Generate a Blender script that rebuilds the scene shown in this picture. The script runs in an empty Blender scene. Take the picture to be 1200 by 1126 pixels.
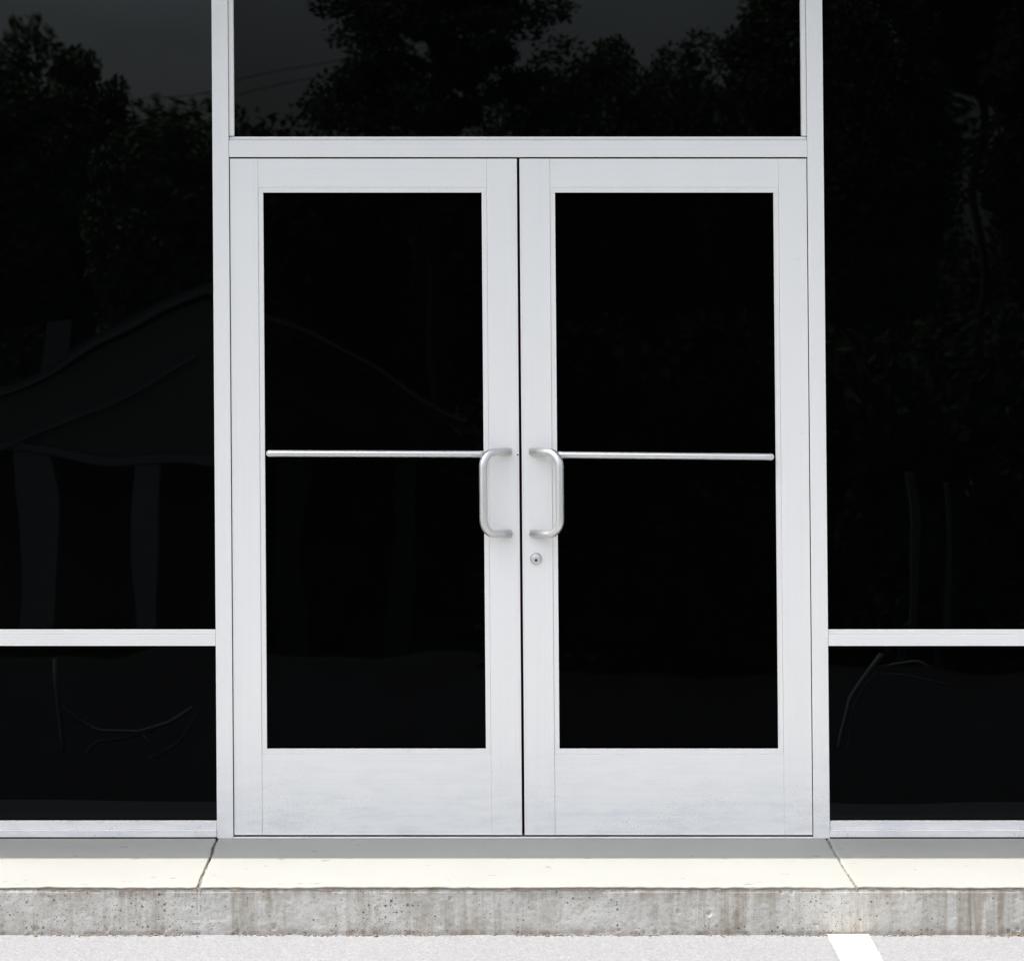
import bpy, bmesh, math, random
import numpy as np
from mathutils import Vector, Matrix

# ------------------------------------------------------------------ camera, sky, sun, exposure
scene = bpy.context.scene
C = scene.collection
R = math.radians

cam_data = bpy.data.cameras.new('camera')
cam = bpy.data.objects.new('camera', cam_data)
C.objects.link(cam)
scene.camera = cam
cam.location = (-0.2248, -12.0, 1.46)
cam.rotation_euler = (R(90.88), 0, 0)
cam_data.sensor_width = 36.0
cam_data.lens = 36.0 * 4448 / 1200
cam_data.shift_x = 70 / 1200
cam_data.shift_y = -(563 - 371.7) / 1200
cam_data.clip_start = 0.1
cam_data.clip_end = 3000
cam_data.dof.use_dof = True
cam_data.dof.focus_distance = 12.0
cam_data.dof.aperture_fstop = 10.0

SUN_DIR = Vector((-0.42, -0.045, 0.905)).normalized()      # towards the sun
EXPOSURE = 1.4
world = bpy.data.worlds.new('World')
scene.world = world
world.use_nodes = True
wn = world.node_tree
wn.nodes.clear()
sky = wn.nodes.new('ShaderNodeTexSky')
sky.sky_type = 'NISHITA'
sky.sun_disc = False
sky.sun_elevation = math.asin(SUN_DIR.z)
sky.sun_rotation = math.atan2(SUN_DIR.x, SUN_DIR.y)
sky.altitude = 100
sky.air_density = 1.0
sky.dust_density = 6.0
sky.ozone_density = 1.0
bg = wn.nodes.new('ShaderNodeBackground')
bg.inputs['Strength'].default_value = 0.133
wo = wn.nodes.new('ShaderNodeOutputWorld')
hs_ = wn.nodes.new('ShaderNodeHueSaturation')          # thin high haze: a paler, less blue sky
hs_.inputs['Saturation'].default_value = 0.55
wn.links.new(sky.outputs[0], hs_.inputs['Color'])
tc = wn.nodes.new('ShaderNodeTexCoord')                 # soft thin cloud all over the sky
cm = wn.nodes.new('ShaderNodeMapping')
cm.inputs['Scale'].default_value = (1, 1, 2.4)
cn = wn.nodes.new('ShaderNodeTexNoise')
cn.inputs['Scale'].default_value = 6.0
cn.inputs['Detail'].default_value = 6
cn.inputs['Roughness'].default_value = 0.55
cr = wn.nodes.new('ShaderNodeMapRange')
cr.inputs['From Min'].default_value = 0.3
cr.inputs['From Max'].default_value = 0.7
cr.inputs['To Min'].default_value = 0.78
cr.inputs['To Max'].default_value = 1.22
cx_ = wn.nodes.new('ShaderNodeVectorMath')
cx_.operation = 'SCALE'
wn.links.new(tc.outputs['Generated'], cm.inputs['Vector'])
wn.links.new(cm.outputs[0], cn.inputs['Vector'])
wn.links.new(cn.outputs['Fac'], cr.inputs['Value'])
wn.links.new(hs_.outputs[0], cx_.inputs[0])
wn.links.new(cr.outputs[0], cx_.inputs['Scale'])
wn.links.new(cx_.outputs[0], bg.inputs['Color'])
wn.links.new(bg.outputs[0], wo.inputs['Surface'])

sun_data = bpy.data.lights.new('sun', 'SUN')
sun_data.energy = 2.7
sun_data.angle = R(0.5)
sun_data.color = (1.0, 0.95, 0.865)
sun = bpy.data.objects.new('sun', sun_data)
C.objects.link(sun)
sun.location = (0, 0, 30)
sun.rotation_euler = SUN_DIR.to_track_quat('Z', 'Y').to_euler()

vs = scene.view_settings
vs.view_transform = 'Standard'
vs.look = 'None'
vs.exposure = EXPOSURE
vs.gamma = 1
vs.use_curve_mapping = False
scene.cycles.max_bounces = 8
scene.cycles.diffuse_bounces = 4

rng = np.random.default_rng(7)
random.seed(7)

# ------------------------------------------------------------------ node helpers
def new_mat(name):
    m = bpy.data.materials.new(name)
    m.use_nodes = True
    nt = m.node_tree
    return m, nt, nt.nodes['Principled BSDF']

def N(nt, kind, **kw):
    n = nt.nodes.new(kind)
    for k, v in kw.items():
        if hasattr(n, k):
            setattr(n, k, v)
    return n

def L(nt, a, b):
    nt.links.new(a, b)

def pos(nt, scale=(1, 1, 1)):
    g = N(nt, 'ShaderNodeNewGeometry')
    mp = N(nt, 'ShaderNodeMapping')
    mp.inputs['Scale'].default_value = scale
    L(nt, g.outputs['Position'], mp.inputs['Vector'])
    return mp.outputs[0]

def noise(nt, vec, scale, detail=3, rough=0.5, dist=0.0):
    n = N(nt, 'ShaderNodeTexNoise')
    n.inputs['Scale'].default_value = scale
    n.inputs['Detail'].default_value = detail
    n.inputs['Roughness'].default_value = rough
    n.inputs['Distortion'].default_value = dist
    L(nt, vec, n.inputs['Vector'])
    return n.outputs['Fac']

def ramp(nt, fac, stops):
    r = N(nt, 'ShaderNodeValToRGB')
    el = r.color_ramp.elements
    while len(el) < len(stops):
        el.new(0.5)
    for e, (p, c) in zip(el, stops):
        e.position = p
        e.color = (c, c, c, 1) if not isinstance(c, tuple) else (*c, 1)
    L(nt, fac, r.inputs['Fac'])
    return r.outputs['Color']

def mix(nt, a, b, fac, mode='MIX'):
    m = N(nt, 'ShaderNodeMix', data_type='RGBA', blend_type=mode)
    for v, i in ((a, 6), (b, 7)):
        if isinstance(v, tuple):
            m.inputs[i].default_value = (*v, 1)
        else:
            L(nt, v, m.inputs[i])
    if isinstance(fac, (int, float)):
        m.inputs[0].default_value = fac
    else:
        L(nt, fac, m.inputs[0])
    return m.outputs[2]

def math_(nt, op, a, b=None):
    m = N(nt, 'ShaderNodeMath', operation=op)
    for v, i in ((a, 0), (b, 1)):
        if v is None:
            continue
        if isinstance(v, (int, float)):
            m.inputs[i].default_value = v
        else:
            L(nt, v, m.inputs[i])
    return m.outputs[0]

def bump(nt, bsdf, height, strength=0.3, distance=0.002):
    b = N(nt, 'ShaderNodeBump')
    b.inputs['Strength'].default_value = strength
    b.inputs['Distance'].default_value = distance
    L(nt, height, b.inputs['Height'])
    L(nt, b.outputs[0], bsdf.inputs['Normal'])

def simple(name, col, rough=0.6, metal=0.0, var=0.12, vscale=3.0):
    m, nt, b = new_mat(name)
    f = noise(nt, pos(nt), vscale, 4)
    c = mix(nt, tuple(x * (1 - var) for x in col), tuple(min(1, x * (1 + var)) for x in col), f)
    L(nt, c, b.inputs['Base Color'])
    b.inputs['Roughness'].default_value = rough
    b.inputs['Metallic'].default_value = metal
    return m

# ------------------------------------------------------------------ materials
def mat_aluminium(name, along):
    m, nt, b = new_mat(name)
    base = (0.805, 0.798, 0.778)
    f1 = noise(nt, pos(nt, (2, 2, 0.5)), 2.2, 4, 0.55)
    c = mix(nt, tuple(x * 0.955 for x in base), tuple(min(1, x * 1.03) for x in base), f1)
    # faint drawn streaks of the extrusion
    f2 = noise(nt, pos(nt, (260, 260, 0.7) if along == 'z' else (0.7, 260, 260)), 1.0, 2)
    c = mix(nt, c, (0.64, 0.66, 0.69), math_(nt, 'MULTIPLY', ramp(nt, f2, [(0.5, 0.0), (0.75, 1.0)]), 0.22))
    # splashed grime specks, in patches near the pavement
    patch = ramp(nt, noise(nt, pos(nt, (1, 1, 1.4)), 3.6, 3), [(0.44, 0.0), (0.60, 1.0)])
    g = N(nt, 'ShaderNodeNewGeometry')
    sx = N(nt, 'ShaderNodeSeparateXYZ')
    L(nt, g.outputs['Position'], sx.inputs[0])
    low = N(nt, 'ShaderNodeMapRange')
    low.inputs['From Min'].default_value = 0.02
    low.inputs['From Max'].default_value = 0.34
    low.inputs['To Min'].default_value = 1.0
    low.inputs['To Max'].default_value = 0.0
    L(nt, sx.outputs['Z'], low.inputs['Value'])
    specks = ramp(nt, noise(nt, pos(nt), 170, 3, 0.6), [(0.57, 0.0), (0.66, 1.0)])
    sp = math_(nt, 'MULTIPLY', math_(nt, 'MULTIPLY', specks, patch), low.outputs[0])
    c = mix(nt, c, (0.30, 0.30, 0.32), math_(nt, 'MULTIPLY', sp, 0.5))
    film = ramp(nt, noise(nt, pos(nt, (3, 3, 14)), 2.4, 5, 0.65), [(0.42, 0.0), (0.7, 1.0)])
    c = mix(nt, c, (0.57, 0.59, 0.63), math_(nt, 'MULTIPLY', math_(nt, 'MULTIPLY', film, low.outputs[0]), 0.5))
    # rare scuffs anywhere
    scf = ramp(nt, noise(nt, pos(nt, (9, 9, 60)), 1.6, 2), [(0.735, 0.0), (0.78, 1.0)])
    c = mix(nt, c, (0.5, 0.52, 0.55), math_(nt, 'MULTIPLY', scf, 0.35))
    L(nt, c, b.inputs['Base Color'])
    b.inputs['Roughness'].default_value = 0.42
    bump(nt, b, noise(nt, pos(nt), 900, 1), 0.05, 0.0004)
    return m

def mat_glass(name, warp, seed, ior=1.28):
    m, nt, b = new_mat(name)
    v = pos(nt)
    ad = N(nt, 'ShaderNodeVectorMath', operation='ADD')
    ad.inputs[1].default_value = (seed * 3.1, seed * 1.7, seed * 5.3)
    L(nt, v, ad.inputs[0])
    dust = noise(nt, ad.outputs[0], 9, 5, 0.6)
    c = mix(nt, (0.0003, 0.0003, 0.0004), (0.0010, 0.0011, 0.0012), dust)
    L(nt, c, b.inputs['Base Color'])
    b.inputs['Roughness'].default_value = 0.0
    b.inputs['IOR'].default_value = ior
    b.inputs['Specular Tint'].default_value = (0.88, 0.95, 1.0, 1)
    h = noise(nt, ad.outputs[0], 1.6, 1, 0.4)
    bump(nt, b, h, 1.0, warp)
    return m

def mat_brushed():
    m, nt, b = new_mat('brushed_aluminium')
    f = noise(nt, pos(nt, (1, 1, 1)), 120, 3)
    L(nt, mix(nt, (0.68, 0.685, 0.67), (0.80, 0.80, 0.785), f), b.inputs['Base Color'])
    b.inputs['Metallic'].default_value = 1.0
    b.inputs['Roughness'].default_value = 0.43
    bump(nt, b, noise(nt, pos(nt), 500, 2), 0.08, 0.0005)
    return m

def mat_slab():
    m, nt, b = new_mat('trowelled_concrete')
    f = noise(nt, pos(nt), 2.0, 6, 0.6)
    c = mix(nt, (0.240, 0.246, 0.235), (0.296, 0.302, 0.290), f)
    fine = noise(nt, pos(nt, (1, 2.5, 1)), 140, 4, 0.7)
    c = mix(nt, c, (0.25, 0.25, 0.235), math_(nt, 'MULTIPLY', ramp(nt, fine, [(0.45, 0.0), (0.72, 1.0)]), 0.6))
    spot = ramp(nt, noise(nt, pos(nt, (1, 1, 1)), 22, 2, 0.4), [(0.72, 0.0), (0.76, 1.0)])
    c = mix(nt, c, (0.12, 0.11, 0.10), math_(nt, 'MULTIPLY', spot, 0.55))
    L(nt, c, b.inputs['Base Color'])
    b.inputs['Roughness'].default_value = 0.85
    bump(nt, b, fine, 0.35, 0.002)
    return m

def mat_kerb():
    m, nt, b = new_mat('cast_concrete')
    f = noise(nt, pos(nt, (1, 1, 1.6)), 7, 6, 0.62)
    c = mix(nt, (0.40, 0.393, 0.368), (0.53, 0.522, 0.49), ramp(nt, f, [(0.3, 0.0), (0.7, 1.0)]))
    mid = noise(nt, pos(nt), 55, 5, 0.7)
    c = mix(nt, c, (0.53, 0.53, 0.51), math_(nt, 'MULTIPLY', ramp(nt, mid, [(0.46, 0.0), (0.66, 1.0)]), 0.65))
    spk = ramp(nt, noise(nt, pos(nt), 150, 4, 0.8), [(0.54, 0.0), (0.68, 1.0)])
    c = mix(nt, c, (0.22, 0.205, 0.18), math_(nt, 'MULTIPLY', spk, 0.7))
    # brown run-off stains
    s1 = noise(nt, pos(nt, (4.2, 1, 2.2)), 1.0, 4, 0.6, 0.4)
    s1 = ramp(nt, s1, [(0.40, 0.0), (0.60, 1.0)])
    s2 = noise(nt, pos(nt, (36, 1, 1.6)), 1.0, 5, 0.7, 0.35)
    s2 = ramp(nt, s2, [(0.36, 0.0), (0.66, 1.0)])
    st = math_(nt, 'MULTIPLY', s1, s2)
    c = mix(nt, c, (0.20, 0.165, 0.115), math_(nt, 'MULTIPLY', st, 0.95))
    # pale lime streaks
    s3 = ramp(nt, noise(nt, pos(nt, (48, 1, 4.0)), 1.0, 5, 0.7), [(0.54, 0.0), (0.72, 1.0)])
    c = mix(nt, c, (0.58, 0.58, 0.56), math_(nt, 'MULTIPLY', s3, 0.35))
    # dirt clinging along the foot and under the lip
    g = N(nt, 'ShaderNodeNewGeometry')
    sx = N(nt, 'ShaderNodeSeparateXYZ')
    L(nt, g.outputs['Position'], sx.inputs[0])
    ft = N(nt, 'ShaderNodeMapRange')
    ft.inputs['From Min'].default_value = -0.172
    ft.inputs['From Max'].default_value = -0.135
    ft.inputs['To Min'].default_value = 1.0
    ft.inputs['To Max'].default_value = 0.0
    L(nt, sx.outputs['Z'], ft.inputs['Value'])
    dn = ramp(nt, noise(nt, pos(nt, (1, 1, 1.5)), 24, 5, 0.7), [(0.47, 0.0), (0.6, 1.0)])
    c = mix(nt, c, (0.26, 0.195, 0.145), math_(nt, 'MULTIPLY', math_(nt, 'MULTIPLY', dn, ft.outputs[0]), 0.75))
    up = N(nt, 'ShaderNodeMapRange')
    up.inputs['From Min'].default_value = -0.080
    up.inputs['From Max'].default_value = -0.036
    L(nt, sx.outputs['Z'], up.inputs['Value'])
    dn2 = ramp(nt, noise(nt, pos(nt, (30, 1, 5)), 1.0, 4, 0.7), [(0.45, 0.0), (0.62, 1.0)])
    c = mix(nt, c, (0.24, 0.195, 0.145), math_(nt, 'MULTIPLY', math_(nt, 'MULTIPLY', dn2, up.outputs[0]), 0.85))
    # air bubbles
    vo = N(nt, 'ShaderNodeTexVoronoi')
    vo.voronoi_dimensions = '2D'
    vo.inputs['Scale'].default_value = 62
    spx = N(nt, 'ShaderNodeSeparateXYZ')
    L(nt, pos(nt), spx.inputs[0])
    cbx = N(nt, 'ShaderNodeCombineXYZ')
    L(nt, spx.outputs['X'], cbx.inputs['X'])
    L(nt, spx.outputs['Z'], cbx.inputs['Y'])
    L(nt, cbx.outputs[0], vo.inputs['Vector'])
    keep = ramp(nt, noise(nt, pos(nt, (1, 1, 1.2)), 5.0, 2), [(0.36, 0.25), (0.62, 1.0)])
    sep = N(nt, 'ShaderNodeSeparateColor')
    L(nt, vo.outputs['Color'], sep.inputs[0])
    rad = math_(nt, 'MULTIPLY', math_(nt, 'MULTIPLY', math_(nt, 'POWER', sep.outputs[0], 5.0), 0.27), keep)
    hole = math_(nt, 'LESS_THAN', vo.outputs['Distance'], rad)
    c = mix(nt, c, (0.07, 0.058, 0.045), math_(nt, 'MULTIPLY', hole, 0.8))
    vf = N(nt, 'ShaderNodeTexVoronoi', voronoi_dimensions='2D')
    vf.inputs['Scale'].default_value = 150
    L(nt, cbx.outputs[0], vf.inputs['Vector'])
    sf_ = N(nt, 'ShaderNodeSeparateColor')
    L(nt, vf.outputs['Color'], sf_.inputs[0])
    keep2 = ramp(nt, noise(nt, pos(nt, (1, 1, 0.6)), 2.6, 2), [(0.42, 0.15), (0.6, 1.0)])
    rad2 = math_(nt, 'MULTIPLY', math_(nt, 'MULTIPLY', math_(nt, 'POWER', sf_.outputs[1], 4.0), 0.33), keep2)
    c = mix(nt, c, (0.09, 0.075, 0.06), math_(nt, 'MULTIPLY', math_(nt, 'LESS_THAN', vf.outputs['Distance'], rad2), 0.7))
    L(nt, c, b.inputs['Base Color'])
    b.inputs['Roughness'].default_value = 0.9
    h = math_(nt, 'SUBTRACT', math_(nt, 'ADD', mid, math_(nt, 'MULTIPLY', noise(nt, pos(nt), 260, 3, 0.7), 0.5)), math_(nt, 'MULTIPLY', hole, 1.5))
    bump(nt, b, h, 0.55, 0.0022)
    return m

def mat_apron():
    m, nt, b = new_mat('bleached_pavement')
    f = noise(nt, pos(nt), 1.3, 5, 0.6)
    c = mix(nt, (0.190, 0.198, 0.211), (0.232, 0.240, 0.252), f)
    v = N(nt, 'ShaderNodeTexVoronoi')
    v.inputs['Scale'].default_value = 210
    L(nt, pos(nt, (1, 1, 0)), v.inputs['Vector'])
    sep = N(nt, 'ShaderNodeSeparateColor')
    L(nt, v.outputs['Color'], sep.inputs[0])
    c = mix(nt, c, (0.14, 0.14, 0.146), math_(nt, 'MULTIPLY', ramp(nt, sep.outputs[0], [(0.3, 1.0), (0.75, 0.0)]), 0.55))
    c = mix(nt, c, (0.32, 0.32, 0.33), math_(nt, 'MULTIPLY', ramp(nt, sep.outputs[1], [(0.72, 0.0), (0.95, 1.0)]), 0.5))
    g = noise(nt, pos(nt), 90, 4, 0.75)
    c = mix(nt, c, (0.16, 0.16, 0.166), math_(nt, 'MULTIPLY', ramp(nt, g, [(0.5, 0.0), (0.72, 1.0)]), 0.6))
    L(nt, c, b.inputs['Base Color'])
    b.inputs['Roughness'].default_value = 0.92
    bump(nt, b, math_(nt, 'ADD', g, sep.outputs[2]), 0.5, 0.004)
    return m

def mat_line_paint():
    m, nt, b = new_mat('white_road_paint')
    f = ramp(nt, noise(nt, pos(nt), 120, 4, 0.7), [(0.66, 0.0), (0.75, 1.0)])
    L(nt, mix(nt, (0.80, 0.80, 0.79), (0.55, 0.55, 0.55), math_(nt, 'MULTIPLY', f, 0.5)), b.inputs['Base Color'])
    b.inputs['Roughness'].default_value = 0.8
    return m

def mat_leaf(name, a, bcol):
    m, nt, b = new_mat(name)
    f = noise(nt, pos(nt), 1.1, 3)
    L(nt, mix(nt, a, bcol, f), b.inputs['Base Color'])
    b.inputs['Roughness'].default_value = 0.8
    b.inputs['Specular IOR Level'].default_value = 0.2
    return m

ALU = mat_aluminium('painted_aluminium_upright', 'z')
ALH = mat_aluminium('painted_aluminium_level', 'x')
GLASS = [mat_glass('tinted_glass_' + w, k, s, i) for w, k, s, i in
         (('left', 0.0021, 1, 1.50), ('right', 0.0020, 2, 1.27), ('above', 0.0006, 3, 1.35), ('door', 0.0016, 4, 1.18), ('leaf', 0.0020, 6, 1.15), ('low_left', 0.0022, 8, 1.19), ('low_right', 0.0022, 9, 1.19))]
BRUSHED = mat_brushed()
SLAB = mat_slab()
KERB = mat_kerb()
APRON = mat_apron()
LINE = mat_line_paint()
ASPHALT = simple('asphalt', (0.032, 0.032, 0.034), 0.9, var=0.25, vscale=40)
GRASS = simple('lawn_grass', (0.05, 0.085, 0.025), 0.9, var=0.35, vscale=2)
STUCCO = simple('stucco', (0.55, 0.53, 0.48), 0.85)
SOFFIT = simple('soffit_paint', (0.74, 0.75, 0.65), 0.7)
DARK = simple('dark_interior', (0.03, 0.03, 0.03), 0.9)
BLACK = simple('black_rubber', (0.012, 0.012, 0.013), 0.6)
DIRT = simple('joint_dirt', (0.165, 0.143, 0.115), 0.95, var=0.5, vscale=90)
SEAM = simple('seam_dirt', (0.33, 0.26, 0.21), 0.95, var=0.5, vscale=60)
PEBBLE = simple('grit', (0.15, 0.115, 0.085), 0.9, var=0.6, vscale=60)
BARK = simple('bark', (0.07, 0.055, 0.042), 0.95, var=0.3, vscale=6)
LEAF_A = mat_leaf('dark_foliage', (0.022, 0.036, 0.014), (0.05, 0.075, 0.028))
LEAF_B = mat_leaf('pine_needles', (0.016, 0.028, 0.014), (0.035, 0.052, 0.024))
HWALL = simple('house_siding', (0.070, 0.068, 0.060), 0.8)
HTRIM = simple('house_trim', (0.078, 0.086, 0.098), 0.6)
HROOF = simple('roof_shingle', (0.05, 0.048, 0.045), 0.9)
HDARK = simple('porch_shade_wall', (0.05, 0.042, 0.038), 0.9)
BRICK = simple('chimney_masonry', (0.065, 0.07, 0.078), 0.9)
WOOD = simple('pole_wood', (0.05, 0.042, 0.035), 0.9)

# ------------------------------------------------------------------ geometry helpers
LEAN = 0.0077           # the whole front stands a hair out of plumb

def sh(v):
    return (v[0] - LEAN * v[2], v[1], v[2])

def bm_box(bm, x0, x1, y0, y1, z0, z1, bev=0.0, seg=2):
    vs_ = [bm.verts.new((x, y, z)) for z in (z0, z1) for y in (y0, y1) for x in (x0, x1)]
    fs = [(0, 2, 3, 1), (4, 5, 7, 6), (0, 1, 5, 4), (2, 6, 7, 3), (0, 4, 6, 2), (1, 3, 7, 5)]
    faces = [bm.faces.new([vs_[i] for i in f]) for f in fs]
    if bev:
        edges = list({e for f in faces for e in f.edges})
        bmesh.ops.bevel(bm, geom=edges, offset=bev, segments=seg, profile=0.5, affect='EDGES')

def bm_tube(bm, pts, radii, seg=12, caps=True):
    pts = [Vector(p) for p in pts]
    if not hasattr(radii, '__len__'):
        radii = [radii] * len(pts)
    up = None
    rings = []
    for i, p in enumerate(pts):
        t = (pts[min(i + 1, len(pts) - 1)] - pts[max(i - 1, 0)]).normalized()
        if up is None:
            up = t.orthogonal().normalized()
        up = (up - t * up.dot(t)).normalized()
        w = t.cross(up)
        rings.append([bm.verts.new(p + (up * math.cos(a) + w * math.sin(a)) * radii[i])
                      for a in (2 * math.pi * k / seg for k in range(seg))])
    for a, b_ in zip(rings, rings[1:]):
        for k in range(seg):
            f = bm.faces.new((a[k], a[(k + 1) % seg], b_[(k + 1) % seg], b_[k]))
            f.smooth = True
    if caps:
        bm.faces.new(list(reversed(rings[0])))
        bm.faces.new(rings[-1])

def fillet(points, r, n=8):
    pts = [Vector(p) for p in points]
    out = [pts[0]]
    for a, b_, c in zip(pts, pts[1:], pts[2:]):
        d1, d2 = (a - b_).normalized(), (c - b_).normalized()
        ang = d1.angle(d2)
        t = min(r / math.tan(ang / 2), (a - b_).length * 0.49, (c - b_).length * 0.49)
        rr = t * math.tan(ang / 2)
        cen = b_ + (d1 + d2).normalized() * (rr / math.sin(ang / 2))
        s, e = b_ + d1 * t - cen, b_ + d2 * t - cen
        for k in range(n + 1):
            out.append(cen + s.normalized().slerp(e.normalized(), k / n).normalized() * rr)
    out.append(pts[-1])
    return out

def bm_lathe(bm, prof, centre, seg=32, axis='y'):
    """prof: (radius, offset towards -y)"""
    rings = []
    for r, o in prof:
        rings.append([bm.verts.new((centre[0] + r * math.cos(a), centre[1] - o, centre[2] + r * math.sin(a)))
                      for a in (2 * math.pi * k / seg for k in range(seg))])
    for a, b_ in zip(rings, rings[1:]):
        for k in range(seg):
            f = bm.faces.new((a[k], a[(k + 1) % seg], b_[(k + 1) % seg], b_[k]))
            f.smooth = True
    bm.faces.new(rings[-1])

def obj(name, bm, mat, parent=None, shear=False, kind=None):
    """parent: object whose origin is the parts' origin; verts arrive in world metres"""
    off = Vector((0, 0, 0))
    p = parent
    while p is not None:
        off += p.location
        p = p.parent
    for v in bm.verts:
        co = v.co
        if shear:
            co = Vector(sh(co))
        v.co = co - off
    bmesh.ops.recalc_face_normals(bm, faces=bm.faces[:])
    me = bpy.data.meshes.new(name)
    bm.to_mesh(me)
    bm.free()
    me.materials.append(mat)
    o = bpy.data.objects.new(name, me)
    C.objects.link(o)
    if parent is not None:
        o.parent = parent
    if kind:
        o['kind'] = kind
    return o

def boxes(name, mat, parent, *bxs, bev=0.0012, shear=True, kind=None):
    bm = bmesh.new()
    for b_ in bxs:
        bm_box(bm, *b_, bev=bev)
    return obj(name, bm, mat, parent, shear, kind)

def raw(name, verts, faces, mat, parent=None, kind=None, smooth=False):
    off = Vector((0, 0, 0))
    p = parent
    while p is not None:
        off += p.location
        p = p.parent
    verts = np.asarray(verts, float) - np.array(off)
    me = bpy.data.meshes.new(name)
    me.from_pydata(verts.tolist(), [], faces)
    me.materials.append(mat)
    if smooth:
        me.polygons.foreach_set('use_smooth', [True] * len(me.polygons))
    me.update()
    o = bpy.data.objects.new(name, me)
    C.objects.link(o)
    if parent is not None:
        o.parent = parent
    if kind:
        o['kind'] = kind
    return o

def thing(name, label, cat, loc=(0, 0, 0), group=None):
    o = bpy.data.objects.new(name, None)
    C.objects.link(o)
    o.location = loc
    o['label'] = label
    o['category'] = cat
    if group:
        o['group'] = group
    return o

def tag(o, label, cat, group=None):
    o['label'] = label
    o['category'] = cat
    if group:
        o['group'] = group
    return o

# ------------------------------------------------------------------ ground
SLAB_SLOPE, ROAD_SLOPE = 0.0357, 0.055
EDGE = 0.89             # pavement depth from the glass line to the kerb nose
ROAD0 = -0.173          # road level at the kerb foot

def road_z(q):
    return ROAD0 - ROAD_SLOPE * (min(q, 45.0) - EDGE)

def sheet(name, x0, x1, qs, dz, mat, nx=2):
    xs = np.linspace(x0, x1, nx)
    v, f = [], []
    for q in qs:
        for x in xs:
            v.append((x, -q, road_z(q) + dz))
    for i in range(len(qs) - 1):
        for j in range(nx - 1):
            a = i * nx + j
            f.append((a, a + nx, a + nx + 1, a + 1))
    return raw(name, v, f, mat, None, 'structure')

gr = raw('ground', [(x, -q, z) for q, z in ((-900, -0.24), (EDGE - 0.05, -0.24), (4, road_z(4) - 0.06), (45, road_z(45) - 0.06), (900, road_z(45) - 0.06))
                    for x in (-900, 900)],
         [(2 * i, 2 * i + 2, 2 * i + 3, 2 * i + 1) for i in range(4)], GRASS, None, 'structure')
apron = sheet('pavement_apron', -14, 14, (EDGE - 0.03, 2, 4), 0.0, APRON, 3)
lot = sheet('parking_lot', -40, 40, (4, 10, 20, 33), 0.0, ASPHALT, 3)
street = sheet('street', -400, 400, (33, 36, 39.5), 0.0, ASPHALT, 3)

# painted stall line, running from the kerb out over the apron and the lot
lv, lf = [], []
nl = 160
for i in range(nl + 1):
    q = EDGE + 0.002 + 5.4 * (i / nl) ** 1.6
    j0, j1 = rng.normal(0, 0.0011, 2)
    lv += [(0.8705 + j0, -q, road_z(q) + 0.004), (0.9905 + j1, -q, road_z(q) + 0.004)]
    if i:
        a = 2 * i - 2
        lf.append((a, a + 2, a + 3, a + 1))
pl = raw('parking_line', lv, lf, LINE, None, 'structure')

# ------------------------------------------------------------------ pavement slabs, joint dirt, kerb
side = bpy.data.objects.new('sidewalk', None)
C.objects.link(side)
side['kind'] = 'structure'

def noise1(n, amp, smooth):
    a = rng.normal(0, 1, n + 4 * smooth)
    k = np.hanning(2 * smooth + 1)
    a = np.convolve(a, k / np.sqrt((k ** 2).sum()), 'same')[2 * smooth:2 * smooth + n]
    return a * amp

def slab(xa, xb, ragged_a, ragged_b):
    # profile from under the door sill to the tooled nose and down its lip
    prof = [(-0.13, 0.0)] + [(q, 0.0) for q in np.linspace(-0.10, EDGE - 0.008, 90)]
    r = 0.004
    for k in range(1, 7):
        a = k / 6 * math.pi / 2
        prof.append((EDGE - 0.008 + math.sin(a) * 0.004, -(1 - math.cos(a)) * r))
    prof += [(EDGE - 0.004, -0.0055), (EDGE - 0.010, -0.0065)]
    lo, hi = max(xa, -2.2), min(xb, 2.2)
    xs = list(np.arange(lo, hi, 0.012)) + [hi]
    if xa < lo:
        xs = [xa] + xs
    if xb > hi:
        xs = xs + [xb]
    xs = sorted(set(xs + ([xa + 0.003] if ragged_a else []) + ([xb - 0.003] if ragged_b else [])))
    xs = np.array(xs)
    ja = noise1(len(prof), 0.0014, 2) + noise1(len(prof), 0.0016, 12)
    jb = noise1(len(prof), 0.0014, 2) + noise1(len(prof), 0.0016, 12)
    lip = noise1(len(xs), 0.0007, 2) + noise1(len(xs), 0.0006, 14)
    v = []
    for i, (q, dz) in enumerate(prof):
        for j, x in enumerate(xs):
            xx = x
            z = -SLAB_SLOPE * max(q, 0) + dz
            if j == 0 and ragged_a:
                xx += 0.7 * ja[i] + 0.0006
                z -= 0.0012
            if j == len(xs) - 1 and ragged_b:
                xx += 0.7 * jb[i] - 0.0006
                z -= 0.0012
            if q > EDGE - 0.016:
                z += lip[j] * min(1, (q - EDGE + 0.016) / 0.01)
            v.append((xx, -q, z))
    n = len(xs)
    top = len(v)
    f = []
    for i in range(len(prof) - 1):
        for j in range(n - 1):
            a = i * n + j
            f.append((a, a + n, a + n + 1, a + 1))
    # skirts at both ends
    for j in (0, n - 1):
        base = len(v)
        for i, (q, dz) in enumerate(prof):
            px = v[i * n + j]
            v.append((px[0], px[1], px[2] - 0.06))
        for i in range(len(prof) - 1):
            a, b_ = i * n + j, (i + 1) * n + j
            f.append((a, b_, base + i + 1, base + i) if j else (a, base + i, base + i + 1, b_))
    return raw('slab', v, f, SLAB, side, None, True)

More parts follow.
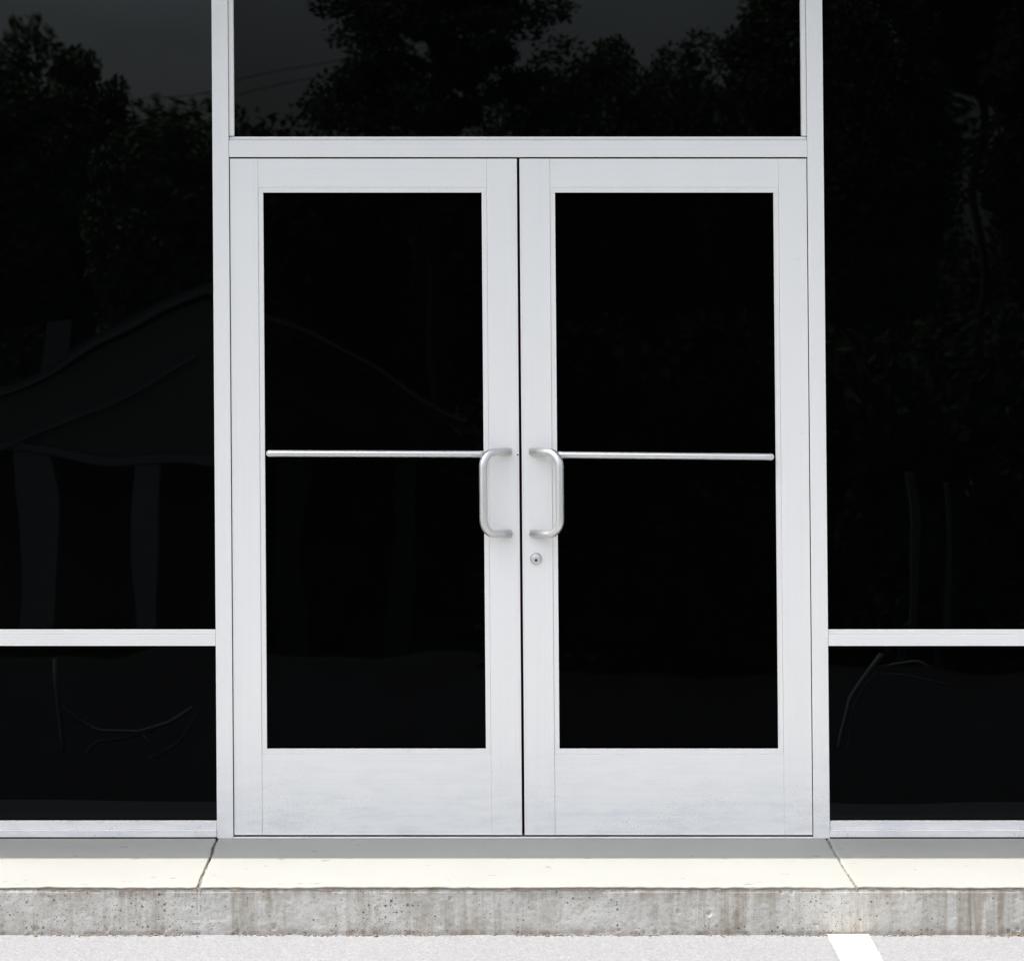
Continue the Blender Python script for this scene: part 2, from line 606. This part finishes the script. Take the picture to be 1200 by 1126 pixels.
JL, JR = -0.966, 0.955
slab(-9.0, JL - 0.0032, False, True)
slab(JL + 0.0032, JR - 0.0032, True, True)
slab(JR + 0.0032, 9.0, True, False)
for jx in (JL, JR):
    qs = np.linspace(-0.1, EDGE - 0.005, 160)
    wob = noise1(len(qs), 0.0022, 2)
    v, f = [], []
    for i, q in enumerate(qs):
        rise = -0.0085 + 0.6 * wob[i] + (0.0035 if q > 0.47 else 0.0) - max(0, q - EDGE + 0.016) * 1.0
        for k, dx in enumerate((-0.009, -0.003, 0.003, 0.009)):
            v.append((jx + dx, -q, -SLAB_SLOPE * max(q, 0) + rise - (0.002 if k in (0, 3) else 0)))
        if i:
            a = 4 * i - 4
            for k in range(3):
                f.append((a + k, a + k + 4, a + k + 5, a + k + 1))
    raw('joint_filler', v, f, DIRT, side)

# dirty seam between the tooled lip and the kerb face
xs = np.concatenate([[-9], np.arange(-2.2, 2.2, 0.008), [2.2, 9]])
sy = noise1(len(xs), 0.0012, 2)
sz = noise1(len(xs), 0.0012, 3)
v, f = [], []
for i, x in enumerate(xs):
    zt = -SLAB_SLOPE * EDGE - 0.002
    v += [(x, -(EDGE - 0.0075) + sy[i], zt), (x, -(EDGE - 0.0065) + sy[i], zt - 0.012 + sz[i])]
    if i:
        a = 2 * i - 2
        f.append((a, a + 1, a + 3, a + 2))
raw('seam_dirt', v, f, SEAM, side)

def vnoise(x, z, s, seed):
    """smooth value noise on a lattice"""
    r = np.random.default_rng(seed)
    g = r.normal(0, 1, (400, 400))
    u, w = (x + 10) * s, (z + 1) * s
    i, j = np.floor(u).astype(int), np.floor(w).astype(int)
    a, b_ = u - i, w - j
    a, b_ = a * a * (3 - 2 * a), b_ * b_ * (3 - 2 * b_)
    i0, i1, j0, j1 = i % 400, (i + 1) % 400, j % 400, (j + 1) % 400
    return (g[i0, j0] * (1 - a) + g[i1, j0] * a) * (1 - b_) + (g[i0, j1] * (1 - a) + g[i1, j1] * a) * b_

xs = np.concatenate([np.linspace(-9, -2.3, 8), np.arange(-2.0, 2.0, 0.0035), np.linspace(2.3, 9, 8)])
zt, zb = -SLAB_SLOPE * EDGE - 0.0088, ROAD0 - 0.03
zs = np.linspace(zt, zb, 44)
X, Z = np.meshgrid(xs, zs)
Y = -(EDGE - 0.004) + 0.0008 * vnoise(X, Z, 6, 1) + 0.00022 * vnoise(X, Z, 30, 2) + 0.00022 * vnoise(X, Z, 110, 3)
Y += np.where(Z > zt - 0.004, 0.002, 0)
for k in range(60):                                     # honeycomb pits and chips
    cx, cz = rng.uniform(-2, 2), rng.choice([rng.uniform(zb, zt), rng.uniform(ROAD0, ROAD0 + 0.015), rng.uniform(ROAD0, ROAD0 + 0.015)])
    rx = abs(rng.normal(0, 0.0016)) + 0.0024
    rz = rx * rng.uniform(0.7, 1.7)
    d2 = ((X - cx) / rx) ** 2 + ((Z - cz) / rz) ** 2
    Y += np.clip(1.4 - d2, 0, 1) * rng.uniform(0.003, 0.006)
Y = np.where(np.abs(X) > 2.1, -(EDGE - 0.004), Y)
low = np.clip((ROAD0 + 0.012 - Z) / 0.02, 0, 1)
Y += low * 0.004 * np.abs(vnoise(X, Z, 60, 5))
v = np.stack([X, Y, Z], -1).reshape(-1, 3)
n = len(xs)
f = [(i * n + j, (i + 1) * n + j, (i + 1) * n + j + 1, i * n + j + 1) for i in range(len(zs) - 1) for j in range(n - 1)]
raw('kerb', v, f, KERB, None, 'structure', True)

# grit lying along the kerb foot
v, f = [], []
for k in range(2600):
    x = rng.uniform(-2, 2)
    if math.sin(x * 9.0) + math.sin(x * 23 + 1) + rng.normal(0, 0.8) < 0.0:
        continue
    s = abs(rng.normal(0, 0.0016)) + 0.0010
    q = EDGE + abs(rng.normal(0, 0.010)) - 0.002
    c = np.array((x, -q, road_z(q) + s * 0.4))
    o8 = np.array([(1, 0, 0), (-1, 0, 0), (0, 1, 0), (0, -1, 0), (0, 0, 1), (0, 0, -1)], float)
    o8 = o8 * s * rng.uniform(0.6, 1.3, (6, 1)) * np.array((1.3, 1, 0.8))
    b0 = len(v)
    v += [tuple(c + o) for o in o8]
    for t in ((0, 2, 4), (2, 1, 4), (1, 3, 4), (3, 0, 4), (2, 0, 5), (1, 2, 5), (3, 1, 5), (0, 3, 5)):
        f.append(tuple(b0 + i for i in t))
g = raw('grit', v, f, PEBBLE, None, 'stuff')
tag(g, 'brown grit and small stones gathered along the kerb foot', 'grit')

# ------------------------------------------------------------------ building shell
bld = thing('building', 'low pale commercial building whose flat overhang shades the glazed entrance', 'building', (0, 2, 0))
W = 7.0
boxes('side_wall', STUCCO, bld, (-W, -W + 0.25, 0.13, 9, -0.3, 3.55), bev=0.0)
boxes('side_wall', STUCCO, bld, (W - 0.25, W, 0.13, 9, -0.3, 3.55), bev=0.0)
boxes('rear_wall', STUCCO, bld, (-W + 0.26, W - 0.26, 8.7, 9, -0.3, 3.55), bev=0.0)
for s in (-1, 1):
    a, b_ = sorted((s * 3.53, s * W))
    boxes('front_wall', STUCCO, bld, (a, b_, -0.02, 0.12, -0.3, 3.2), bev=0.004)
boxes('interior_floor', DARK, bld, (-W + 0.26, W - 0.26, 0.14, 8.69, -0.3, -0.02), bev=0.0)
boxes('interior_backing', DARK, bld, (-W + 0.27, W - 0.27, 2.6, 2.7, -0.01, 3.19), bev=0.0)  # unseen backing added to keep the gaps around the doors dark
OVER = 0.545
boxes('soffit', SOFFIT, bld, (-W, W, -OVER + 0.03, 0.3, 3.205, 3.24), bev=0.002, shear=False)
boxes('fascia', STUCCO, bld, (-W, W, -OVER, -OVER + 0.028, 3.205, 3.95), bev=0.003, shear=False)
boxes('roof', STUCCO, bld, (-W, W, -OVER + 0.03, 9.0, 3.56, 3.7), bev=0.0, shear=False)

# ------------------------------------------------------------------ storefront frame and its panes
sf = thing('storefront_frame', 'white aluminium storefront frame holding dark glass around the double doors', 'window frame')
D0, D1 = 0.0, 0.112
MI, MO = 0.9155, 0.967
TOP = 3.20
for s in (-1, 1):
    a, b_ = sorted((s * MI, s * MO))
    boxes('mullion', ALU, sf, (a, b_, D0, D1, 0.0, TOP), bev=0.0016)
    a, b_ = sorted((s * 3.47, s * 3.525))
    boxes('mullion', ALU, sf, (a, b_, D0, D1, 0.0, TOP), bev=0.0016)
# header over the doors, top rail of the frame
boxes('header', ALH, sf, (-MI + 0.0006, MI - 0.0006, 0.0015, D1, 2.1505, 2.2035), bev=0.0015)
boxes('top_rail', ALH, sf, (-MI + 0.0006, MI - 0.0006, 0.0015, D1, 3.14, TOP), bev=0.0015)
# transom stops
boxes('glazing_stop', ALU, sf, (-MI + 0.0006, MI - 0.0006, 0.010, 0.04, 2.2042, 2.2158), bev=0.003)
boxes('glazing_stop', ALU, sf, (-MI + 0.0008, -MI + 0.0175, 0.006, 0.04, 2.2175, 3.139), bev=0.003)
boxes('glazing_stop', ALU, sf, (MI - 0.0175, MI - 0.0008, 0.006, 0.04, 2.2175, 3.139), bev=0.003)
for s in (-1, 1):
    a, b_ = sorted((s * (MO + 0.0006), s * 3.469))
    boxes('rail', ALH, sf, (a, b_, 0.002, D1, 0.6065, 0.6435), (a, b_, 0.0045, D1, 0.6437, 0.6580), bev=0.0012)
    boxes('sill', ALH, sf, (a, b_, -0.003, D1, 0.0045, 0.0275), (a, b_, 0.0025, D1, 0.0277, 0.0550), bev=0.0016)
    boxes('top_rail', ALH, sf, (a, b_, 0.0015, D1, 3.14, TOP), bev=0.0015)
    boxes('gasket', BLACK, sf, (a, b_, 0.006, 0.05, 0.0005, 0.0043), bev=0.0)
boxes('threshold', ALH, sf, (-MI + 0.001, MI - 0.001, -0.004, 0.1, 0.0003, 0.0044), bev=0.0015)
boxes('door_stop', BLACK, sf, (-MI + 0.0006, MI - 0.0006, 0.058, 0.10, 2.10, 2.149), bev=0.0)

def pane(x0, x1, z0, z1, y, mat, parent):
    bm = bmesh.new()
    bm_box(bm, x0, x1, y, y + 0.008, z0, z1, bev=0.0)
    return obj('glass_pane', bm, mat, parent, True)

for s in (-1, 1):
    a, b_ = sorted((s * (MO + 0.0003), s * 3.4695))
    m = GLASS[0] if s < 0 else GLASS[1]
    pane(a, b_, 0.053, 0.608, 0.022, GLASS[5 if s < 0 else 6], sf)
    pane(a, b_, 0.656, 3.142, 0.022, m, sf)
pane(-MI + 0.012, MI - 0.012, 2.212, 3.142, 0.030, GLASS[2], sf)

# ------------------------------------------------------------------ the two door leaves
ZB, ZT = 0.0108, 2.1455
def door(s, label):
    """s = -1 left leaf, +1 right leaf"""
    xh, xm = s * (MI - 0.0030), s * 0.0042            # hinge edge, meeting edge
    d = thing('glass_door', label, 'door', (s * 0.458, 0.0, ZB), 'double entrance doors')
    y0, y1 = 0.0045, 0.050
    hs, ls = (0.0885, 0.0957)                           # hinge stile, lock stile
    st = 0.0158
    def xr(a, b_):
        return tuple(sorted((a, b_)))
    boxes('stile', ALU, d, (*xr(xh, xh - s * hs), y0, y1, ZB, ZT), bev=0.0010)
    boxes('stile', ALU, d, (*xr(xm, xm + s * ls), y0, y1, ZB, ZT), bev=0.0010)
    a, b_ = xr(xh - s * (hs + 0.0003), xm + s * (ls + 0.0003))
    boxes('top_rail', ALH, d, (a, b_, y0 + 0.0012, y1, 2.0545, ZT), bev=0.0006)
    boxes('bottom_rail', ALH, d, (a, b_, y0 + 0.0012, y1, ZB, 0.2655), bev=0.0006)
    g0, g1 = a + 0.0002, b_ - 0.0002
    boxes('glazing_stop', ALU, d, (g0, g1, y0 + 0.002, 0.03, 2.0385, 2.0542), bev=0.0008)
    boxes('glazing_stop', ALU, d, (g0, g1, y0 + 0.002, 0.03, 0.2658, 0.2820), bev=0.0008)
    boxes('glazing_stop', ALU, d, (g0, g0 + st, y0 + 0.002, 0.03, 0.2822, 2.0383), bev=0.0008)
    boxes('glazing_stop', ALU, d, (g1 - st, g1, y0 + 0.002, 0.03, 0.2822, 2.0383), bev=0.0008)
    pane(g0 + 0.006, g1 - 0.006, 0.275, 2.046, 0.021, GLASS[3] if s < 0 else GLASS[4], d)
    # push bar in front of the glass, its ends turned back to the stops
    if s < 0:
        p0, p1, zz0, zz1 = -0.7925, -0.1225, 1.214, 1.2115
    else:
        p0, p1, zz0, zz1 = 0.1255, 0.7905, 1.2095, 1.2030
    bm = bmesh.new()
    path = fillet([(p0, 0.022, zz0), (p0, -0.008, zz0), (p1, -0.008, zz1), (p1, 0.022, zz1)], 0.006, 5)
    bm_tube(bm, path, 0.0113, 16)
    obj('push_bar', bm, BRUSHED, d, True)
    # offset pull handle
    bx = -0.0345 if s < 0 else 0.0335
    gx = -0.1185 if s < 0 else 0.1215
    zt_, zb_ = 1.2190, 0.9605
    bm = bmesh.new()
    path = fillet([(bx, y0, zt_), (gx, -0.060, zt_), (gx, -0.060, zb_), (bx, y0, zb_)], 0.047, 12)
    bm_tube(bm, path, 0.0133, 20)
    obj('pull_handle', bm, BRUSHED, d, True)
    if s > 0:
        bm = bmesh.new()
        c = (0.0465, y0, 0.8815)
        bm_lathe(bm, [(0.0195, -0.001), (0.0195, 0.003), (0.0185, 0.0045), (0.0174, 0.0045), (0.0172, 0.0006), (0.0150, 0.0006), (0.0148, 0.0046),
                      (0.0140, 0.0050), (0.0001, 0.0052)], c)
        lc = obj('lock_cylinder', bm, BRUSHED, d, True)
        bm = bmesh.new()
        bm_lathe(bm, [(0.0052, 0.004), (0.0052, 0.0058), (0.0046, 0.0062), (0.0001, 0.0062)], (c[0], c[1], c[2] - 0.0045), 20)
        obj('lock_plug', bm, simple('worn_brass', (0.16, 0.17, 0.20), 0.4, 1.0), lc, True)
        bm = bmesh.new()
        bm_box(bm, c[0] - 0.0011, c[0] + 0.0011, c[1] - 0.0068, c[1] - 0.005, c[2] - 0.0090, c[2] - 0.0010)
        obj('keyway', bm, BLACK, lc, True)
    else:
        bm = bmesh.new()
        bm_lathe(bm, [(0.0026, -0.001), (0.0026, 0.0006), (0.0020, 0.0010), (0.0001, 0.0010)], (-0.0085, y0, 1.2095), 12)
        obj('screw', bm, BLACK, d, True)
    return d

door(-1, 'left leaf of the double doors, white framed dark glass without a lock')
door(1, 'right leaf of the double doors, white framed, keyhole below its handle')

# ------------------------------------------------------------------ what stands across the lot and shows in the glass
def far(px, py, q):
    """world point at distance q before the glass, seen mirrored at this place in the photograph"""
    k = (12 + q) / 4448
    return (-0.2248 + (px - 530) * k, -q, 1.46 - (py - 440) * k)

GZ = road_z(45) - 0.06

def leaf_mesh(clumps, per, size, seed, flat=1.0):
    r = np.random.default_rng(seed)
    P = []
    for (cx, cy, cz, rad) in clumps:
        d = r.normal(0, 1, (per, 3))
        d /= np.linalg.norm(d, axis=1, keepdims=True)
        d *= (r.uniform(0.15, 1, (per, 1)) ** 0.5) * rad
        d[:, 2] *= flat
        P.append(np.array((cx, cy, cz)) + d)
    P = np.concatenate(P)
    n_ = len(P)
    a = r.normal(0, 1, (n_, 3))
    a /= np.linalg.norm(a, axis=1, keepdims=True)
    b_ = np.cross(a, r.normal(0, 1, (n_, 3)))
    b_ /= np.linalg.norm(b_, axis=1, keepdims=True)
    s = size * r.uniform(0.5, 1.3, (n_, 1))
    V = np.stack([P - a * s, P - b_ * s * 0.55, P + a * s, P + b_ * s * 0.55], 1).reshape(-1, 3)
    F = [(4 * i, 4 * i + 1, 4 * i + 2, 4 * i + 3) for i in range(n_)]
    return V, F

def broad_tree(label, px, q, top, half_px, seed, low=470, name='broadleaf_tree', nclump=60, per=150, lean=0.0):
    bx, _, ztop = far(px, top, q)
    k = (12 + q) / 4448
    rx = half_px * k
    t = thing(name, label, 'tree', (bx, -q, GZ), 'trees across the lot reflected in the glass')
    r = np.random.default_rng(seed)
    zlow = 1.46 - (low - 440) * k
    cz, rz = (ztop + zlow) / 2, (ztop - zlow) / 2
    cl = []
    bm = bmesh.new()
    bm_tube(bm, [(bx, -q, GZ - 0.2), (bx + 0.1, -q, (GZ + zlow) / 2), (bx + lean * 0.5, -q, cz), (bx + lean, -q, ztop - rz * 0.3)], [rx * 0.09, rx * 0.07, rx * 0.05, rx * 0.015], 8)
    nout = int(nclump * 0.7)
    ph = r.uniform(0, 6.28, 3)
    for i in range(nclump):
        if i < nout:                                  # evenly spread outer clumps give a full, uneven dome
            uz = 1 - 2 * (i + 0.5) / nout
            az = i * 2.39996 + ph[0]
            rr_ = math.sqrt(1 - uz * uz)
            lump = 0.90 + 0.09 * math.sin(3 * az + ph[1]) + 0.06 * math.sin(5 * uz + ph[2])
            u = np.array((rr_ * math.cos(az), rr_ * math.sin(az), uz)) * lump * r.uniform(0.82, 1.04)
            rad = math.sqrt(rx * rz) * r.uniform(0.16, 0.25)
        else:
            u = r.normal(0, 1, 3)
            u *= r.uniform(0.1, 0.7) / np.linalg.norm(u)
            rad = math.sqrt(rx * rz) * r.uniform(0.25, 0.36)
        c = (bx + u[0] * rx * 0.88 + lean * u[2], -q + u[1] * rx * 0.7, cz + u[2] * rz * 0.88, rad)
        cl.append(c)
        if i % 6 == 0:
            bm_tube(bm, [(bx + lean * 0.3, -q, cz - rz * r.uniform(0.2, 0.8)), ((bx + c[0]) / 2, (-q + c[1]) / 2, (cz + c[2]) / 2 - 0.1), c[:3]], [rx * 0.03, rx * 0.02, rx * 0.006], 5)
    obj('trunk', bm, BARK, t)
    V, F = leaf_mesh(cl, per * 4, 0.075, seed + 5)
    raw('crown', V, F, LEAF_A, t)
    return t

def pine(label, px, q, top, half_px, seed):
    bx, _, ztop = far(px, top, q)
    k = (12 + q) / 4448
    rx = half_px * k
    t = thing('pine_tree', label, 'tree', (bx, -q, GZ), 'trees across the lot reflected in the glass')
    r = np.random.default_rng(seed)
    bm = bmesh.new()
    bm_tube(bm, [(bx, -q, GZ - 0.2), (bx + 0.06, -q, 1), (bx - 0.05, -q, 5), (bx, -q, ztop)], [0.24, 0.2, 0.15, 0.03], 8)
    cl = []
    zl = far(px, 165, q)[2]
    nb = 58
    for i in range(nb):
        u = i / nb
        z = zl + (ztop - zl) * u
        reach = rx * (1.0 - 0.5 * u) * r.uniform(0.35, 1.05)
        a = r.uniform(0, 2 * math.pi)
        tip = (bx + math.cos(a) * reach, -q + math.sin(a) * reach, z + 0.15 * reach)
        bm_tube(bm, [(bx, -q, z - 0.2 * reach), ((bx + tip[0]) / 2, (-q + tip[1]) / 2, z - 0.02 * reach), tip], [0.05, 0.035, 0.012], 5)
        for w in (0.55, 0.8, 1.0):
            cl.append((bx + (tip[0] - bx) * w + r.normal(0, .12), -q + (tip[1] + q) * w, z + 0.12 * reach * w + r.normal(0, .08), r.uniform(0.35, 0.75)))
    obj('trunk', bm, BARK, t)
    V, F = leaf_mesh(cl, 260, 0.065, seed + 3, 0.6)
    raw('crown', V, F, LEAF_B, t)
    return t

broad_tree('big rounded dark tree reflected at the top of the left side pane', -10, 62, 26, 130, 11, 430, nclump=90)
broad_tree('second dark crown of the reflected left clump, the taller one', 85, 63, 30, 92, 22, 430, nclump=80)
broad_tree('smaller bushy tree reflected beside the left mullion', 170, 58, 108, 74, 12, 440, nclump=70, per=140)
broad_tree('low dark tree reflected low behind the pine in the transom', 400, 72, 140, 90, 13, 470, nclump=70)
pine('tall open pine reflected left of centre in the transom pane', 515, 60, -110, 215, 14)
broad_tree('wide leafy tree reflected at the right half of the transom pane', 690, 66, 28, 125, 15, 460, nclump=90, per=120)
broad_tree('loose topped tree reflected between the pine and the right mullion', 805, 70, 18, 95, 16, 460, nclump=80, per=110)
broad_tree('tall dark tree reflected beside the right mullion', 935, 60, -70, 105, 17, 450, nclump=90, per=150)
broad_tree('broad gappy tree reflected over most of the right side pane', 1035, 58, -75, 98, 18, 450, nclump=80, per=80)
broad_tree('tree reflected at the far right edge of the right side pane', 1240, 62, -110, 98, 19, 450, nclump=90, per=120)
broad_tree('dark tree reflected low under the pine above the doors', 585, 74, 128, 95, 20, 480, nclump=80)
broad_tree('high crown filling the top of the right side pane above pale gaps', 1135, 64, -170, 85, 25, 130, nclump=70, per=130)
broad_tree('large tree standing left of the reflected house', -190, 60, -10, 150, 21, 450, nclump=60)

# wood edge behind them, one closed mass
V, F = [], []
cl = []
r = np.random.default_rng(33)
for k in range(230):
    q = 88 + r.uniform(-4, 4)
    px = -700 + 2600 * r.uniform()
    lo = 310 if 1060 < px < 1190 else 190
    p = far(px, r.uniform(lo, 560) + 22 * math.sin(px * 0.02), q)
    cl.append((p[0], p[1], p[2], r.uniform(1.2, 1.9)))
V, F = leaf_mesh(cl, 900, 0.13, 34)
wd = raw('distant_wood', V, F, LEAF_A, None, 'stuff')
tag(wd, 'dark wood edge filling the reflections behind the house and trees', 'wood')

# dark thicket at the lot's right edge
cl = []
r = np.random.default_rng(41)
for k in range(300):
    q = 31.5 + r.uniform(-1.0, 1.0)
    p = far(r.uniform(600, 1700), r.uniform(430, 800), q)
    cl.append((p[0], p[1], max(p[2], road_z(q)), r.uniform(0.45, 0.8)))
V, F = leaf_mesh(cl, 420, 0.10, 42)
th = raw('thicket', V, F, LEAF_A, None, 'stuff')
tag(th, 'dark thicket along the lot edge reflected in the right hand glass', 'thicket')

# house with its gable towards the lot
HQ = 45.0
hx0, _, _ = far(-150, 440, HQ)
hx1, _, _ = far(620, 440, HQ)
hxc = far(240, 440, HQ)[0]
ze = far(0, 535, HQ)[2]
zr = far(0, 350, HQ)[2]
zb2 = GZ
h = thing('house', 'gable fronted house with pale porch columns reflected in the left glass', 'house', (hxc, -HQ, GZ))
def prism(name, mat, pts, y0, y1, parent):
    bm = bmesh.new()
    a = [bm.verts.new((x, y0, z)) for x, z in pts]
    b_ = [bm.verts.new((x, y1, z)) for x, z in pts]
    bm.faces.new(a)
    bm.faces.new(list(reversed(b_)))
    for i in range(len(pts)):
        j = (i + 1) % len(pts)
        bm.faces.new((a[i], a[j], b_[j], b_[i]))
    return obj(name, bm, mat, parent)
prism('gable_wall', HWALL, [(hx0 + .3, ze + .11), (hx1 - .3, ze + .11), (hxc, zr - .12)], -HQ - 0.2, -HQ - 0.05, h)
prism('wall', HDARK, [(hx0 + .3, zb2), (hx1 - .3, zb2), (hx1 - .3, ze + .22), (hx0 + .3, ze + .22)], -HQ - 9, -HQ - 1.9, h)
for (xa, xb) in ((hx0, hxc), (hx1, hxc)):
    prism('roof_slope', HROOF, [(xa, ze), (xb, zr), (xb, zr + .14), (xa, ze + .14)], -HQ - 9.2, -HQ - 0.02, h)
    prism('verge_board', HTRIM, [(xa, ze - .02), (xb, zr - .02), (xb, zr + .055), (xa, ze + .055)], -HQ - 0.01, -HQ + 0.04, h)
    xi, xo = hxc + (xa - hxc) * 0.02, hxc + (xa - hxc) * 0.93
    zz = lambda x: ze + (zr - ze) * (1 - abs((x - hxc) / (xa - hxc)))
    prism('gable_trim', HTRIM, [(xo, zz(xo) - .95), (xi, zz(xi) - .95), (xi, zz(xi) - .90), (xo, zz(xo) - .90)], -HQ - 0.04, -HQ + 0.02, h)
prism('porch_beam', HTRIM, [(hx0 + .2, ze - .02), (hx1 - .2, ze - .02), (hx1 - .2, ze + .10), (hx0 + .2, ze + .10)], -HQ - 0.3, -HQ, h)
for px, wpx in ((38, 46), (180, 30), (335, 34), (470, 28), (590, 30)):
    xa, xb = far(px - wpx / 2, 0, HQ)[0], far(px + wpx / 2, 0, HQ)[0]
    prism('porch_column', HTRIM, [(xa, zb2), (xb, zb2), (xb, ze - .03), (xa, ze - .03)], -HQ - 0.28, -HQ - 0.03, h)
x0c, _, z0c = far(52, 440, HQ + 4)
prism('chimney', BRICK, [(x0c, ze + .2), (x0c + .38, ze + .2), (x0c + .38, far(0, 376, HQ + 4)[2]), (x0c, far(0, 376, HQ + 4)[2])], -HQ - 4.5, -HQ - 4, h)

# power poles and wires
def wire_pole(px, ptop, q, label):
    x, y, z = far(px, ptop, q)
    t = thing('utility_pole', label, 'utility pole', (x, y, GZ), 'utility poles across the lot')
    bm = bmesh.new()
    bm_tube(bm, [(x, y, GZ - .3), (x, y, z)], [0.16, 0.11], 10)
    obj('pole', bm, WOOD, t)
    bm = bmesh.new()
    bm_box(bm, x - 0.05, x + 0.05, y - .9, y + .9, z - .5, z - .38)
    obj('crossarm', bm, WOOD, t)
    return x, y, z
a = wire_pole(-320, 128, 84, 'wooden utility pole standing left of the reflected house')
b_ = wire_pole(520, 28, 84, 'wooden utility pole hidden behind the reflected pine')
for dy, dz, sag, lab in ((-.8, -.3, 0.5, 'upper power line crossing the reflected sky'), (.8, -.6, 0.75, 'lower power line crossing the reflected sky')):
    pts = []
    for i in range(25):
        u = i / 24
        pts.append((a[0] + (b_[0] - a[0]) * u, a[1] + dy, a[2] + (b_[2] - a[2]) * u + dz - sag * 4 * u * (1 - u)))
    bm = bmesh.new()
    bm_tube(bm, pts, 0.013, 6)
    tag(obj('power_line', bm, BLACK), lab, 'power line', 'power lines across the lot')

# pale posts seen in the right hand glass, and an added branch imitating warped reflections there
WOODP = simple('grey_post_wood', (0.115, 0.128, 0.14), 0.85)
PALE = simple('added_branch_pale', (0.55, 0.57, 0.58), 0.85)
for px, wpx, ptop, lab in ((1068, 11, 548, 'left of two pale fence posts reflected in the right side pane'), (1113, 8, 556, 'right thinner one of two pale fence posts reflected in the right side pane')):
    q = 29.8
    x, y, z = far(px, ptop, q)
    w = wpx * (12 + q) / 4448 / 2
    bm = bmesh.new()
    bm_box(bm, x - w, x + w, y - w, y + w, road_z(q) - 0.1, z, bev=0.01)
    tag(obj('fence_post', bm, WOODP), lab, 'fence post', 'pale fence posts at the lot edge')
br = thing('added_branch', 'bent bare pale branch added to imitate warped reflections low in the right lower pane', 'branch', (far(975, 905, 8.6)[0], -8.6, road_z(8.6)))
for nm, pts, rad in (('stem', ((976, 912), (985, 870), (1000, 825), (1024, 792), (1040, 765)), 0.011),
                     ('stem', ((972, 908), (996, 885), (1003, 838), (1020, 808), (1036, 788)), 0.008),
                     ('twig', ((1034, 782), (1060, 779), (1085, 776), (1098, 784)), 0.006),
                     ('twig', ((1036, 791), (1062, 793), (1088, 798), (1112, 802)), 0.005)):
    P = [Vector(far(a, b2, 8.6)) for a, b2 in pts]
    bm = bmesh.new()
    bm_tube(bm, fillet(P, 0.15, 4), 1.35 * rad, 8)
    obj(nm, bm, PALE, br)

b2 = thing('added_branch', 'tangle of dim bare twigs added to imitate faint curves in the left lower pane', 'branch', (far(110, 905, 8.6)[0], -8.6, road_z(8.6)))  # twigs added as a stand-in for faint curves mirrored in the pane
DIM = simple('added_branch_dull', (0.42, 0.43, 0.42), 0.9)
for nm, pts, rad in (('stem', ((70, 915), (69, 860), (67, 810), (66, 768)), 0.010),
                     ('stem', ((92, 915), (98, 885), (108, 868), (150, 862), (190, 850)), 0.008),
                     ('twig', ((70, 826), (88, 840), (112, 853), (170, 853), (205, 842), (228, 828)), 0.007),
                     ('stem', ((208, 915), (196, 890), (186, 868), (176, 855)), 0.009),
                     ('twig', ((130, 912), (150, 893), (185, 884), (215, 862), (232, 835)), 0.006)):
    P = [Vector(far(a, b3, 8.6)) for a, b3 in pts]
    bm = bmesh.new()
    bm_tube(bm, fillet(P, 0.15, 4), 1.4 * rad, 8)
    obj(nm, bm, DIM, b2)
